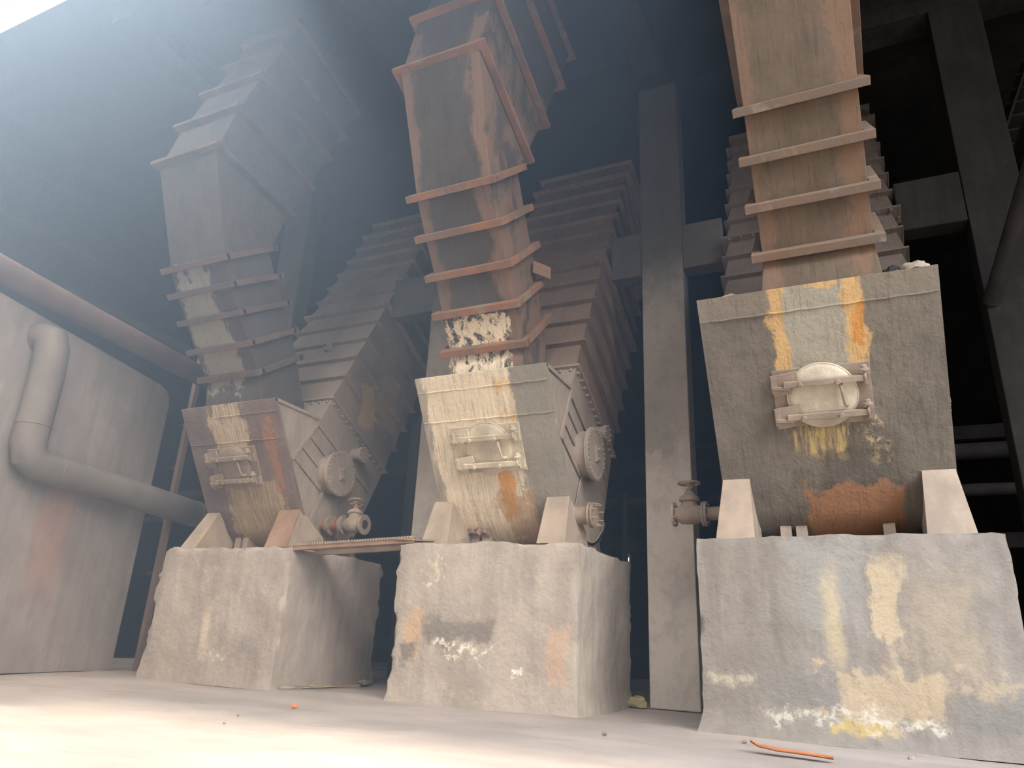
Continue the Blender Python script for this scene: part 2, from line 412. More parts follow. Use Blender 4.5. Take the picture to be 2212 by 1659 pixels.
M_boot3 = steel('boot_plate_right', lin((108, 101, 91)), lin((126, 118, 106)), lin((92, 82, 72)), 0.35, [
    (lambda n: n.patch(-2, 2, 4.22, 4.6, 0.01, 0.0), lin((134, 124, 110))),
    (lambda n: n.math('MULTIPLY', n.patch(-0.55, 0.36, 3.62, 4.6, 0.02, 0.14, (1, 0, 0)), 0.9), lin((214, 174, 116))),
    (lambda n: n.patch(-0.42, 0.17, 3.55, 4.44, 0.02, 0.12, (1, 0, 4)), lin((164, 156, 138))),
    (lambda n: n.math('MULTIPLY', n.patch(0.2, 0.33, 3.85, 4.2, 0.02, 0.16, (6, 0, 4)), 0.8), lin((206, 136, 62))),
    (lambda n: n.math('MULTIPLY', n.patch(-0.5, 0.12, 2.85, 3.2, 0.03, 0.3, (7, 0, 4), softz=0.12), n.step(n.noise(9, (3.4, 0.3, 0.3), 6, 0.7), 0.35, 0.6)), lin((206, 178, 120))),
    (lambda n: n.math('MULTIPLY', n.patch(0.25, 0.42, 2.7, 3.2, 0.03, 0.15, (7, 2, 4), breakup=0.15), 0.8), lin((208, 186, 138))),
    (lambda n: n.math('MULTIPLY', n.patch(-0.2, 0.5, 2.5, 2.9, 0.1, 0.3, (7, 2, 8)), 0.6), lin((92, 86, 80))),
    (lambda n: n.patch(-0.38, 0.52, 1.95, 2.52, 0.03, 0.22, (9, 2, 8), nscale=1.6), lin((164, 118, 88))),
], bump=1.0)
M_side = steel('machine_side_steel', lin((142, 130, 118)), lin((160, 147, 134)), lin((116, 82, 62)), 0.15, run=(1, 2.5, 0.3))
M_incl1 = steel('inclined_duct_steel_left', lin((134, 120, 108)), lin((150, 135, 122)), lin((130, 108, 94)), 0.1, [
    (lambda n: n.patch(9.75, 10.15, 4.2, 5.0, 0.03, 0.25, (1, 2, 0), h=n.y), lin((184, 160, 112))),
    (lambda n: n.math('MULTIPLY', n.patch(10.25, 10.9, 4.4, 5.4, 0.04, 0.3, (4, 2, 0), h=n.y), 0.8), lin((170, 150, 108))),
], bump=0.2)
M_incl2 = steel('inclined_duct_steel_middle', lin((124, 104, 90)), lin((138, 118, 103)), lin((134, 98, 76)), 0.2, bump=0.2)
M_incl3 = steel('inclined_duct_steel_right', lin((104, 94, 86)), lin((118, 106, 98)), lin((116, 84, 68)), 0.3, bump=0.2)
def duct_mat(name, xc, base, dust, corner, amt=0.8, extra=()):
    return steel(name, base, dust, RUST, 0.2, [
        (lambda n: n.math('MULTIPLY', n.patch(xc+0.36, xc+0.60, 3, 8.6, 0.05, 0.28, (xc, 1, 0)), amt), corner),
        (lambda n: n.math('MULTIPLY', n.patch(xc-0.62, xc-0.42, 3, 8.6, 0.04, 0.24, (xc, 6, 0)), amt*0.8), corner),
    ]+list(extra), bump=0.3)
M_duct1 = duct_mat('front_duct_steel_left', -8.62, lin((74, 69, 67)), lin((88, 83, 79)), lin((86, 74, 68)), 0.5, [
    (lambda n: n.math('MULTIPLY', n.patch(-9.15, -8.4, 4.3, 5.9, 0.05, 0.4, (1, 1, 1)), 0.6), lin((176, 170, 156)))])
M_duct2 = duct_mat('front_duct_steel_middle', -4.2, lin((72, 66, 60)), lin((84, 78, 71)), lin((134, 108, 88)), 0.8, [
    (lambda n: n.math('MULTIPLY', n.patch(-4.75, -3.8, 3.9, 4.85, 0.03, 0.3, (2, 1, 1)), n.step(n.noise(7, (1, 1, 0.6), 6, 0.7), 0.4, 0.52)), lin((226, 212, 184)))])
M_duct3 = duct_mat('front_duct_steel_right', -0.02, lin((92, 80, 68)), lin((103, 91, 78)), lin((126, 98, 78)), 0.75)
def flange_mat(name, a, b, c):
    n = NT(name)
    col = n.mix(n.step(n.noise(2.1, (1, 1, 1), 6, 0.65), 0.42, 0.58), a, b)
    col = n.mix(n.step(n.noise(3.0, (1, 1, 1), 6, 0.65, (4, 4, 4)), 0.55, 0.68), col, c)
    return n.finish(col, 0.85, 0.4, 16, 0.02)
M_flange1 = flange_mat('rusty_flange_left', lin((88, 76, 70)), lin((104, 84, 74)), lin((104, 96, 90)))
M_flange2 = flange_mat('rusty_flange_middle', lin((122, 98, 80)), lin((146, 106, 80)), lin((138, 128, 113)))
M_flange3 = flange_mat('rusty_flange_right', lin((124, 102, 86)), lin((118, 104, 92)), lin((138, 128, 113)))
M_cast = plain('dusty_casting', lin((150, 134, 118)), 0.85, 0, 0.4, 0.2, 24)
M_cast_pale = plain('pale_casting', lin((196, 184, 162)), 0.85, 0, 0.5, 0.25, 18)
M_cast_rust = plain('rusty_casting', lin((152, 106, 80)), 0.85, 0, 0.4, 0.2, 24)
M_foot = plain('dusty_foot', lin((166, 150, 134)), 0.9, 0, 0.4, 0.18, 14)
M_foot_rust = plain('rusty_foot', lin((150, 122, 102)), 0.9, 0, 0.4, 0.22, 12)
M_pipe = plain('dusty_pipe', lin((118, 111, 106)), 0.85, 0, 0.25, 0.12, 10)
M_pipe_rust = plain('reddish_pipe', lin((104, 86, 79)), 0.85, 0, 0.3, 0.15, 10)
M_dark = plain('dark_steel', lin((50, 47, 46)), 0.8, 0, 0.3, 0.2, 14)
M_clump = plain('grey_dust_clump', lin((160, 148, 130)), 0.95, 0, 0.8, 0.25, 20)
M_yellow = plain('yellow_rock', lin((188, 172, 124)), 0.95, 0, 0.8, 0.25, 20)
M_orange = plain('orange_bark', lin((196, 124, 82)), 0.9, 0, 0.6, 0.25, 16)
M_post = plain('pale_brown_post', lin((140, 118, 104)), 0.85, 0, 0.3, 0.2, 10)
M_hole = plain('pipe_bore', lin((60, 46, 38)), 0.95, 0, 0.1, 0.1, 10)
M_added_wall = concrete('added_wall_render', lin((130, 124, 116)), lin((150, 142, 134)))
ev = NT('translucent_roof_strip')   # fibreglass sheet that lets the sun glow through
tr = ev.t.nodes.new('ShaderNodeBsdfTranslucent'); tr.inputs['Color'].default_value = (0.85, 0.87, 0.9, 1)
mx = ev.t.nodes.new('ShaderNodeMixShader'); mx.inputs[0].default_value = 0.8
ev.b.inputs['Base Color'].default_value = (0.8, 0.8, 0.8, 1)
ev.link(ev.b.outputs[0], mx.inputs[1]); ev.link(tr.outputs[0], mx.inputs[2])
ev.link(mx.outputs[0], ev.t.nodes['Material Output'].inputs['Surface'])
M_eave = ev.m
M_leftwall = concrete('left_wall_render', lin((146, 138, 135)), lin((162, 154, 150)), [
    (lambda n: n.math('MULTIPLY', n.patch(6.8, 7.4, 1.2, 2.9, 0.08, 0.3, (1, 1, 3), h=n.y, softz=0.4), 0.5), lin((178, 140, 126))),
], bump=0.35)

# ------------------------------------------------------------------ the setting
def grid_floor():
    mb = MB(); x0, x1, y0, y1 = -40.0, 30.0, -16.0, 22.0; nx, ny = 280, 190; V = []; F = []
    for j in range(ny+1):
        for i in range(nx+1):
            x = x0+(x1-x0)*i/nx; y = y0+(y1-y0)*j/ny
            z = 0.022*noise.fractal(Vector((x*0.55, y*0.8, 0)), 0.9, 2, 4)
            if math.hypot(x, y) < 2: z *= 0.3
            V.append((x, y, z-0.012))
    for j in range(ny):
        for i in range(nx):
            a = j*(nx+1)+i; F.append((a, a+1, a+nx+2, a+nx+1))
    return mb.add(V, F)
fl = struct(solid('floor', grid_floor(), M_floor, smooth=True, auto=180, origin=(0, 0, 0)))
cl = struct(solid('ceiling', MB().box(-40, 8, 5.12, 20, 11.0, 11.3), M_ceil))
struct(solid('wall_back', MB().box(-16, 8, 19.7, 20, 0, 11), M_wall))
struct(solid('wall_right_added', MB().box(8, 8.3, 5.12, 20, 0, 11.3), M_wall))  # unseen wall, added to stop light entering from the right end
struct(solid('wall_left', MB().box(-16, -15.7, 5.3, 19.7, 0, 11), M_wall))
# ceiling beams: one along the column line, others running front to back
struct(solid('trim_1', MB().box(-15.7, 8, 10.2, 10.75, 10.25, 11.0), M_ceil, bevel=0.02))
for i, x in enumerate((-10.7, -6.7, -2.7, 1.9)):
    struct(solid('trim_%d' % (i+2), MB().box(x, x+0.5, 5.5, 10.2, 10.5, 11.0), M_ceil, bevel=0.02))
struct(solid('trim_6', MB().box(-40, -7.0, 4.82, 5.12, 11.0, 11.03), M_eave))
# unseen canopy, added to shade the upper columns and the air at right
struct(solid('ceiling_sky_blocker', MB().box(-7.0, 8, 1.8, 5.11, 11.0, 11.3), M_ceil))
# unseen tall wall behind the camera, added to block the lower sky
struct(solid('wall_sky_blocker', MB().box(-40, 16, -14, -13.6, 0, 17), M_added_wall))

# the wall stub at the left with a rounded top corner
def left_wall():
    a = Vector((-10.2, 3.0)); b = Vector((-11.62, 8.96))
    d = (b-a).normalized(); nrm = Vector((-d.y, d.x))
    if nrm.x > 0: nrm = -nrm
    L = (b-a).length; top = []
    for s, z in ((0, 5.2), (L-0.35, 5.02), (L-0.15, 4.97), (L-0.04, 4.87), (L, 4.7)):
        top.append((s, z))
    out = [(0, 0)]+[(L, 0)]+top[::-1]
    V = []; k = len(out)
    for t in (0, 0.4):
        V += [(a.x+d.x*s+nrm.x*t, a.y+d.y*s+nrm.y*t, z) for s, z in out]
    return MB().add(V, [tuple(range(k)), tuple(range(k, 2*k))[::-1]]+[(i, k+i, k+(i+1) % k, (i+1) % k) for i in range(k)])
struct(solid('wall_left_stub', left_wall(), M_leftwall))

# columns and cross beams on the line y = 10.2
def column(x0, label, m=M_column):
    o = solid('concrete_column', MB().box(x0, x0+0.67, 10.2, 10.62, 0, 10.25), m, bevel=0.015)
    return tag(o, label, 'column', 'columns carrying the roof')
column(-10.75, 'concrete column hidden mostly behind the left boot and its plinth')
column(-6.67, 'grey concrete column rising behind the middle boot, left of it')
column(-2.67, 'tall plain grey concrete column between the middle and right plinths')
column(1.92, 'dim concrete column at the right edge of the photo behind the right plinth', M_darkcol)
def crossbeam(x0, x1, label, m=None):
    o = solid('concrete_beam', MB().box(x0, x1, 10.22, 10.55, 6.5, 7.3), m or M_beam, bevel=0.02)
    return tag(o, label, 'beam', 'cross beams between the columns')
crossbeam(-3.19, -2.67, 'short concrete beam stub left of the tall middle column')
crossbeam(-2.0, -1.36, 'short concrete beam stub right of the tall middle column')
crossbeam(-7.58, -6.67, 'short concrete beam stub above the gap between left and middle boots')
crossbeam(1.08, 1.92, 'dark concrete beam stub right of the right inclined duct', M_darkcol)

# ------------------------------------------------------------------ plinths
tag(solid('concrete_plinth', rough_block(-9.91, -7.33, 8.12, 10.45, -0.02, 1.9, 0.06, 0.02, 0.09, 1, flare=0.03, top_wave=0.02), M_plinth1, smooth=True, auto=50),
    'brown-grey concrete plinth with crumbled top edge under the left boot', 'plinth', 'concrete plinths')
tag(solid('concrete_plinth', rough_block(-5.46, -2.95, 8.12, 10.33, -0.02, 1.9, 0.06, 0.02, 0.07, 2, flare=0.03, top_wave=0.025), M_plinth2, smooth=True, auto=50),
    'concrete plinth with a white crumbling streak on its front, under the middle boot', 'plinth', 'concrete plinths')
tag(solid('concrete_plinth', rough_block(-1.53, 1.30, 7.92, 10.2, -0.02, 1.9, 0.06, 0.012, 0.035, 3, flare=0.07, top_wave=0.01), M_plinth3, smooth=True, auto=50),
    'widest concrete plinth with cream patches and yellow base stain under the right boot', 'plinth', 'concrete plinths')

# ------------------------------------------------------------------ boots
UP = Vector((0, -0.520, 0.854)); NO = Vector((0, -0.854, -0.520)); XA = Vector((1, 0, 0))
def on_face(xc, zc, u, v, n=0.0):
    """a point on the sloping front plate: u across, v up along the plate, n out of it"""
    c = Vector((xc, 7.65+0.609*(4.04-zc), zc))
    return c+XA*u+UP*v+NO*n
CY, CZ, CR = 9.35, 2.79, 0.765
INC = Vector((0, 0.465, 0.885)); PER = Vector((0, 0.885, -0.465))
def profile(ztop, ring_f):
    yt = 7.65+0.609*(4.04-ztop)
    P = [(yt, ztop), (8.57, 2.53)]
    for k in range(0, 19):
        t = math.radians(211.4+(331-211.4)*k/18)
        P.append((CY+CR*math.cos(t), CZ+CR*math.sin(t)))
    fr = Vector((0,)+ring_f); re = fr+PER*1.86
    P += [(re.y, re.z), (fr.y, fr.z)]
    G = (fr.y-0.45*0.52, fr.z-0.45)
    P += [(fr.y-(fr.z-ztop)*0.52, ztop)]
    return P

def hatch(root, xc, zc, mat_c, mat_b, s=1.0):
    P = lambda u, v, n=0.0: on_face(xc, zc, u*s, v*s, n*s)
    h = bpy.data.objects.new('inspection_door', None); COL.objects.link(h); h.parent = root
    h.location = on_face(xc, zc, 0, 0)-root.location
    solid('door_frame', MB().obox(P(0, -0.01, 0.012), XA, UP, NO, 0.49*s, 0.325*s, 0.014), mat_b, h, bevel=0.006)
    mb = MB().lathe(P(0, 0, 0), NO, [(0.0, 0.345), (0.05, 0.345), (0.062, 0.335), (0.072, 0.30), (0.085, 0.1), (0.087, 0.01)], 40)
    mb.torus(P(0, 0, 0.045), NO, 0.35, 0.012, 40, 6)
    solid('door_cover', mb, mat_c, h, smooth=True)
    for v in (0.165, -0.205):
        mb = MB().obox(P(0.03, v, 0.125), XA, UP, NO, 0.40*s, 0.032*s, 0.03*s)
        mb.obox(P(-0.40, v-0.035, 0.105), (1, 0, -0.12), UP, NO, 0.10*s, 0.018*s, 0.035*s)
        for du, dv, ln in ((-0.36, 0.072, 0.14), (-0.37, 0.03, 0.11), (-0.40, -0.068, 0.09)):
            a = P(du-ln, dv+v-0.02, 0.08); b = P(du+ln, dv+v+0.015, 0.10)
            mb.bar(a, b, 0.03*s, 0.10*s, UP)
        mb.obox(P(-0.47, v, 0.06), XA, UP, NO, 0.03*s, 0.09*s, 0.06*s)
        for du in (-0.20, 0.17):
            mb.cyl(P(du, v-0.012, 0.15), P(du, v-0.012, 0.185), 0.026*s, 10)
        solid('clamp_bar', mb, mat_b, h, bevel=0.005)
        mb = MB().cyl(P(0.43, v-0.07, 0.09), P(0.43, v+0.10, 0.12), 0.018*s, 10)
        mb.torus(P(0.43, v+0.01, 0.12), XA, 0.04*s, 0.014*s, 16, 6)
        mb.lathe(P(0.43, v+0.07, 0.11), UP, [(0, 0.05), (0.02, 0.052), (0.03, 0.035), (0.055, 0.03), (0.065, 0.015)], 12)
        mb.obox(P(0.44, v-0.03, 0.04), XA, UP, NO, 0.045*s, 0.06*s, 0.04*s)
        solid('swing_bolt', mb, mat_b, h, smooth=True)
    pts = [P(0.20, 0.11, 0.06), P(0.19, 0.105, 0.12), P(0.195, 0.08, 0.14), P(0.215, -0.10, 0.14), P(0.23, -0.125, 0.12), P(0.25, -0.13, 0.06)]
    solid('handle', MB().tube(pts, 0.016*s, 10), mat_b, h, smooth=True)

def foot(root, x0, x1, xt0, xt1, ztop, mat, gus, y0=8.2, rear=False):
    """inclined foot plate with two triangular gussets"""
    yt = 7.65+0.609*(4.04-ztop)-0.02
    mb = MB()
    if not rear:
        V = [(x0,y0,1.9),(x1,y0,1.9),(xt1,yt,ztop),(xt0,yt,ztop),(x0,y0+0.03,1.9),(x1,y0+0.03,1.9),(xt1,yt+0.03,ztop),(xt0,yt+0.03,ztop)]
        mb.add(V, [(0,1,2,3),(7,6,5,4),(0,4,5,1),(1,5,6,2),(2,6,7,3),(3,7,4,0)])
        ob = solid('foot', mb, mat, root, bevel=0.004)
        g = MB()
        for (xa, xb) in ((x0+0.03, xt0+0.02), (x1-0.03, xt1-0.02)):
            T = [(xa,y0+0.03,1.9),(xb,yt+0.03,ztop),(xa,yt+0.55,1.9),(xa,yt+0.45,2.15)]
            k = len(g.v)
            P = [Vector(p) for p in T]; Q = [p+Vector((0.018, 0, 0)) for p in P]
            g.add(P+Q, [(0,1,3,2),(6,7,5,4),(0,4,5,1),(1,5,7,3),(3,7,6,2),(2,6,4,0)])
        solid('gusset', g, gus, ob)
    else:
        yb = 10.25; yt = 9.95
        V = [(x0,yb,1.9),(x1,yb,1.9),(x1,yt,ztop),(x0,yt,ztop),(x0,yb-0.03,1.9),(x1,yb-0.03,1.9),(x1,yt-0.03,ztop),(x0,yt-0.03,ztop)]
        mb.add(V, [(0,1,2,3),(7,6,5,4),(0,4,5,1),(1,5,6,2),(2,6,7,3),(3,7,4,0)])
        ob = solid('foot', mb, mat, root)
        g = MB()
        for xa in (x0+0.02, x1-0.04):
            P = [Vector(p) for p in ((xa,yb-0.03,1.9),(xa,yt-0.03,ztop),(xa,yt-0.6,1.9))]; Q = [p+Vector((0.018,0,0)) for p in P]
            g.add(P+Q, [(0,1,2),(5,4,3),(0,3,4,1),(1,4,5,2),(2,5,3,0)])
        solid('gusset', g, gus, ob)
    return ob

def boot(xc, hw, ztop, ring_f, mat, hx, hz, label, feet, hatch_m, side_m=M_side, seams=(3.51, 3.87), stains=None):
    root = thing('boot_casing', label, 'duct boot', (xc, 9.2, 1.9), 'boot casings on the plinths')
    P = profile(ztop, ring_f)
    solid('casing', MB().prism(P, xc-hw+0.03, xc+hw-0.03), side_m, root, bevel=0.004, smooth=False)
    # front plate wrapped around the curved bottom
    front = P[:2+17]
    cen = Vector((9.4, 4.0))
    inner = []; outer = []
    for i, (y, z) in enumerate(front):
        if i < 2: n = Vector((-0.854, -0.52))
        else: n = Vector((y-CY, z-CZ)).normalized()
        outer.append((y+n.x*0.012, z+n.y*0.012)); inner.append((y-n.x*0.02, z-n.y*0.02))
    mb = MB(); k = len(outer); nx = 24
    # grid skin with slight dents
    V = []; F = []
    rows = []
    for i in range(k-1):
        a = Vector(outer[i]); b = Vector(outer[i+1]); m = 26 if i == 0 else 1
        for t in range(m): rows.append(a.lerp(b, t/m))
    rows.append(Vector(outer[-1]))
    for r in rows:
        for i in range(nx+1):
            x = xc-hw+2*hw*i/nx
            nn = Vector((-0.854, -0.52)) if r.y > 2.53 else (r-Vector((CY, CZ))).normalized()
            e = 0 if i in (0, nx) else noise.fractal(Vector((x*1.4, r.x, r.y*1.4)), 0.8, 2, 3)*0.012
            V.append((x, r.x+nn.x*e, r.y+nn.y*e))
    for j in range(len(rows)-1):
        for i in range(nx):
            a = j*(nx+1)+i; F.append((a, a+1, a+nx+2, a+nx+1))
    base = len(V)
    for r in rows:   # returns at both sides
        nn = Vector((-0.854, -0.52)) if r.y > 2.53 else (r-Vector((CY, CZ))).normalized()
        V.append((xc-hw, r.x-nn.x*0.05, r.y-nn.y*0.05)); V.append((xc+hw, r.x-nn.x*0.05, r.y-nn.y*0.05))
    for j in range(len(rows)-1):
        F.append((j*(nx+1), (j+1)*(nx+1), base+2*(j+1), base+2*j))
        F.append((j*(nx+1)+nx, base+2*j+1, base+2*(j+1)+1, (j+1)*(nx+1)+nx))
    F.append(tuple(range(nx+1))+(base+1, base))
    mb.add(V, F)
    for zz in seams:
        y = 7.65+0.609*(4.04-zz)
        pts = [Vector((xc-hw+0.01+(2*hw-0.02)*i/20, y, zz))+NO*0.012+Vector((0, 0, 0.006*math.sin(i*2.3))) for i in range(21)]
        mb.tube(pts, 0.011, 6)
    solid('front_plate', mb, mat, root, smooth=True, auto=40)
    # triangular wing plate and its edge bars on both sides
    G = Vector((0, P[-1][0], ztop)); T = Vector((0, 8.21, 3.22)); Fp = Vector((0, P[0][0], ztop))
    for sx in (-1, 1):
        xs = xc+sx*(hw-0.03)
        w = MB()
        w.bar((xs+sx*0.02, Fp.y+0.02, Fp.z-0.01), (xs+sx*0.02, G.y, G.z-0.01), 0.05, 0.02, (1, 0, 0))
        w.bar((xs+sx*0.02, G.y, G.z), (xs+sx*0.02, T.y, T.z), 0.05, 0.03, (1, 0, 0))
        for s0, ln in ((0.12, 1.75), (0.40, 1.35), (0.66, 1.2), (0.92, 0.8)):
            a = G.lerp(T, s0)+Vector((xs+sx*0.02, 0, 0)); b = a+PER*ln
            w.bar(a, b, 0.06, 0.014, (1, 0, 0))
        w.bar((xs+sx*0.02, 9.05, 2.95), (xs+sx*0.02, 8.72, 2.22), 0.06, 0.016, (1, 0, 0))
        arc = [(xs+sx*0.02, CY+(CR-0.02)*math.cos(t), CZ+(CR-0.02)*math.sin(t)) for t in (math.radians(211+120*i/16) for i in range(17))]
        for p, q in zip(arc[:-1], arc[1:]): w.bar(p, q, 0.05, 0.02, (1, 0, 0))
        solid('side_stiffener', w, side_m, root)
    # bolted joint where the inclined duct begins
    fr = Vector((0,)+ring_f); c = fr+PER*0.93
    w = MB().obox((xc, c.y, c.z), XA, PER, INC, hw+0.03, 0.93+0.05, 0.02)
    for i in range(12):
        w.cyl((xc-hw+0.1+(2*hw-0.2)*i/11, fr.y-0.03, fr.z-0.03), (xc-hw+0.1+(2*hw-0.2)*i/11, fr.y-0.052, fr.z-0.075), 0.022, 6)
    for sx in (-1, 1):
        for i in range(13):
            p = fr+PER*(0.06+1.75*i/12)-INC*0.06; w.cyl((xc+sx*(hw-0.03), p.y, p.z), (xc+sx*(hw+0.02), p.y, p.z), 0.024, 6)
    solid('joint_flange', w, side_m, root)
    hatch(root, hx, hz, hatch_m[0], hatch_m[1])
    for a in feet: foot(root, *a)
    for x0 in (xc-hw+0.1, xc+hw-0.5):
        foot(root, x0, x0+0.38, 0, 0, 2.55, M_foot_rust, M_foot_rust, rear=True)
    for x0 in (xc-0.62, xc-0.45, xc+0.45):
        solid('saddle_web', MB().box(x0, x0+0.12, 8.9, 9.8, 1.9, 2.2), M_foot, root)
    return root

b1 = boot(-8.62, 0.98, 4.035, (8.97, 4.45), M_boot1, -8.75, 3.17,
     'left boot casing, brown with a pale streaked band and orange stripe', [
     (-9.67, -9.34, -9.60, -9.33, 2.52, M_foot, M_foot, 8.2), (-7.92, -7.50, -8.06, -7.66, 2.52, M_foot_rust, M_foot, 8.2)],
     (M_cast, M_cast))
b2 = boot(-4.20, 0.965, 4.045, (8.80, 4.42), M_boot2, -4.24, 3.165,
     'middle boot casing with cream streaked front and grey right strip', [
     (-5.20, -4.80, -5.24, -4.95, 2.54, M_foot, M_foot, 8.2), (-3.53, -3.15, -3.55, -3.24, 2.54, M_foot, M_foot, 8.2)],
     (M_cast_pale, M_cast_pale))
b3 = boot(-0.125, 1.185, 4.46, (9.10, 4.9), M_boot3, -0.13, 3.43,
     'right boot casing, widest, rough dark grey with an orange edged pale strip', [
     (-1.36, -0.95, -1.30, -1.00, 2.64, M_foot, M_foot, 8.15), (0.675, 1.11, 0.74, 1.05, 2.64, M_foot, M_foot, 8.15)],
     (M_cast_pale, M_cast), seams=(4.24,))

# torn lining hanging from the lower left of the middle boot
def shred(root, x0, x1, z, seed, mat):
    random.seed(seed); V = []; F = []; n = 14
    for i in range(n+1):
        x = x0+(x1-x0)*i/n; dz = random.uniform(0.02, 0.10); dy = random.uniform(-0.03, 0.05)
        t = math.radians(228+random.uniform(-2, 2)); y = CY+(CR+0.02)*math.cos(t); zz = CZ+(CR+0.02)*math.sin(t)
        V += [(x, y, zz+z), (x+random.uniform(-0.02, 0.02), y-0.03+dy, zz+z-dz), (x, y+0.012, zz+z), (x, y-0.018+dy, zz+z-dz-0.004)]
    for i in range(n):
        a = i*4; b = a+4
        F += [(a, b, b+1, a+1), (a+2, a+3, b+3, b+2), (a, a+2, b+2, b), (a+1, b+1, b+3, a+3)]
    F += [(0, 1, 3, 2), (n*4, n*4+2, n*4+3, n*4+1)]
    solid('torn_lining', MB().add(V, F), mat, root)
shred(b2, -4.95, -4.50, 0.0, 3, M_post)

# side fittings on the right cheek: big manhole, small port, drain
def manhole(root, x0, x1, y, z, r, mat, name, nb, strap=True):
    mb = MB().cyl((x0, y, z), (x1-0.03, y, z), r*0.86, 36)
    mb.cyl((x1-0.05, y, z), (x1-0.025, y, z), r, 40)
    mb.cyl((x1-0.022, y, z), (x1, y, z), r, 40)
    for i in range(nb):
        t = 2*PI*i/nb; p = (y+math.cos(t)*r*0.9, z+math.sin(t)*r*0.9)
        mb.cyl((x1-0.065, p[0], p[1]), (x1+0.02, p[0], p[1]), 0.014 if r > 0.2 else 0.011, 6)
    if strap:
        mb.obox((x1+0.015, y, z), (0, 1, 0.2), (0, -0.2, 1), XA, 0.05, 0.11, 0.015)
        mb.bolts([(x1+0.03, y, z+0.06), (x1+0.03, y, z-0.07)], (1, 0, 0), 0.022, 0.03)
    return solid(name, mb, mat, root, smooth=True)
manhole(b1, -7.68, -7.42, 9.14, 3.20, 0.37, M_side, 'manhole_cover', 30)
manhole(b1, -7.68, -7.45, 9.72, 3.66, 0.135, M_side, 'inspection_port', 8, False)
manhole(b2, -3.30, -3.05, 9.06, 3.22, 0.37, M_side, 'manhole_cover', 30)
manhole(b2, -3.30, -3.05, 9.58, 3.65, 0.125, M_side, 'inspection_port', 8, False)
manhole(b3, 1.05, 1.16, 9.3, 3.7, 0.37, M_side, 'manhole_cover', 30)
# drain stub with a blank flange on the middle boot
mb = MB().cyl((-3.27, 8.80, 2.335), (-3.03, 8.80, 2.335), 0.12, 28)
mb.ring((-3.03, 8.80, 2.335), XA, 0.165, 0.10, 0.03)
mb.cyl((-3.0, 8.80, 2.335), (-2.975, 8.80, 2.335), 0.165, 28)
for i in range(8):
    t = 2*PI*(i+0.5)/8
    mb.cyl((-3.06, 8.80+0.14*math.cos(t), 2.335+0.14*math.sin(t)), (-2.90, 8.80+0.14*math.cos(t), 2.335+0.14*math.sin(t)), 0.012, 8)
solid('drain_stub', mb, M_cast, b2, smooth=True)

def gate_valve(x_wall, sx, y, z, label, mat, mat2, up=(0, 0, 1)):
    """gate valve on a short pipe, axis along x, wheel on top"""
    X = lambda d: x_wall+sx*d
    root = thing('gate_valve', label, 'valve', (X(0.55), y, z-0.17), 'gate valves')
    mb = MB().cyl((X(-0.02), y, z), (X(0.36), y, z), 0.085, 24)
    solid('pipe_stub', mb, mat2, root, smooth=True)
    for d0 in (0.13, 0.385, 0.79):
        mb = MB().ring((X(d0), y, z), XA, 0.155, 0.075, 0.03)
        if d0 < 0.5: mb.ring((X(d0+0.034), y, z), XA, 0.155, 0.075, 0.028)
        for i in range(8):
            t = 2*PI*(i+0.5)/8
            mb.cyl((X(d0-0.035), y+0.125*math.cos(t), z+0.125*math.sin(t)), (X(d0+0.06 if d0 < 0.5 else d0+0.02), y+0.125*math.cos(t), z+0.125*math.sin(t)), 0.013, 6)
        solid('flange', mb, mat, root, smooth=True)
    mb = MB().lathe((X(0.40), y, z), (sx, 0, 0), [(0, 0.09), (0.05, 0.10), (0.10, 0.125), (0.20, 0.13), (0.29, 0.125), (0.33, 0.10), (0.37, 0.09)], 28)
    up = Vector(up).normalized(); hub = Vector((X(0.59), y, z))
    mb.lathe(hub+up*0.03, up, [(0, 0.115), (0.12, 0.10), (0.135, 0.13), (0.165, 0.13), (0.167, 0.12), (0.19, 0.12), (0.195, 0.10), (0.22, 0.07), (0.25, 0.055)], 24)
    solid('valve_body', mb, mat, root, smooth=True)
    solid('bore', MB().cyl((X(0.70), y, z), (X(0.802), y, z), 0.078, 24), M_hole, root, smooth=True)
    mb = MB().lathe(hub+up*0.26, up, [(0, 0.05), (0.03, 0.05), (0.035, 0.032), (0.07, 0.034), (0.075, 0.022), (0.15, 0.022)], 14)
    solid('stem', mb, mat2, root, smooth=True)
    c = hub+up*0.40; ua = up.orthogonal().normalized(); ub = up.cross(ua)
    mb = MB().torus(c, up, 0.135, 0.015, 32, 8)
    mb.cyl(c-up*0.015, c+up*0.015, 0.035, 12)
    for i in range(3):
        t = 2*PI*i/3+0.4; mb.cyl(c, c+(ua*math.cos(t)+ub*math.sin(t))*0.13, 0.011, 8)
    solid('handwheel', mb, mat, root, smooth=True)
    return root
gate_valve(-7.65, 1, 9.15, 2.36, 'gate valve with open flange on the right side of the left boot', M_cast, M_cast_rust, (-0.2, 0.27, 0.9))
gate_valve(-1.25, -1, 9.2, 2.38, 'gate valve on the left side of the right boot before the column', M_cast, M_cast)

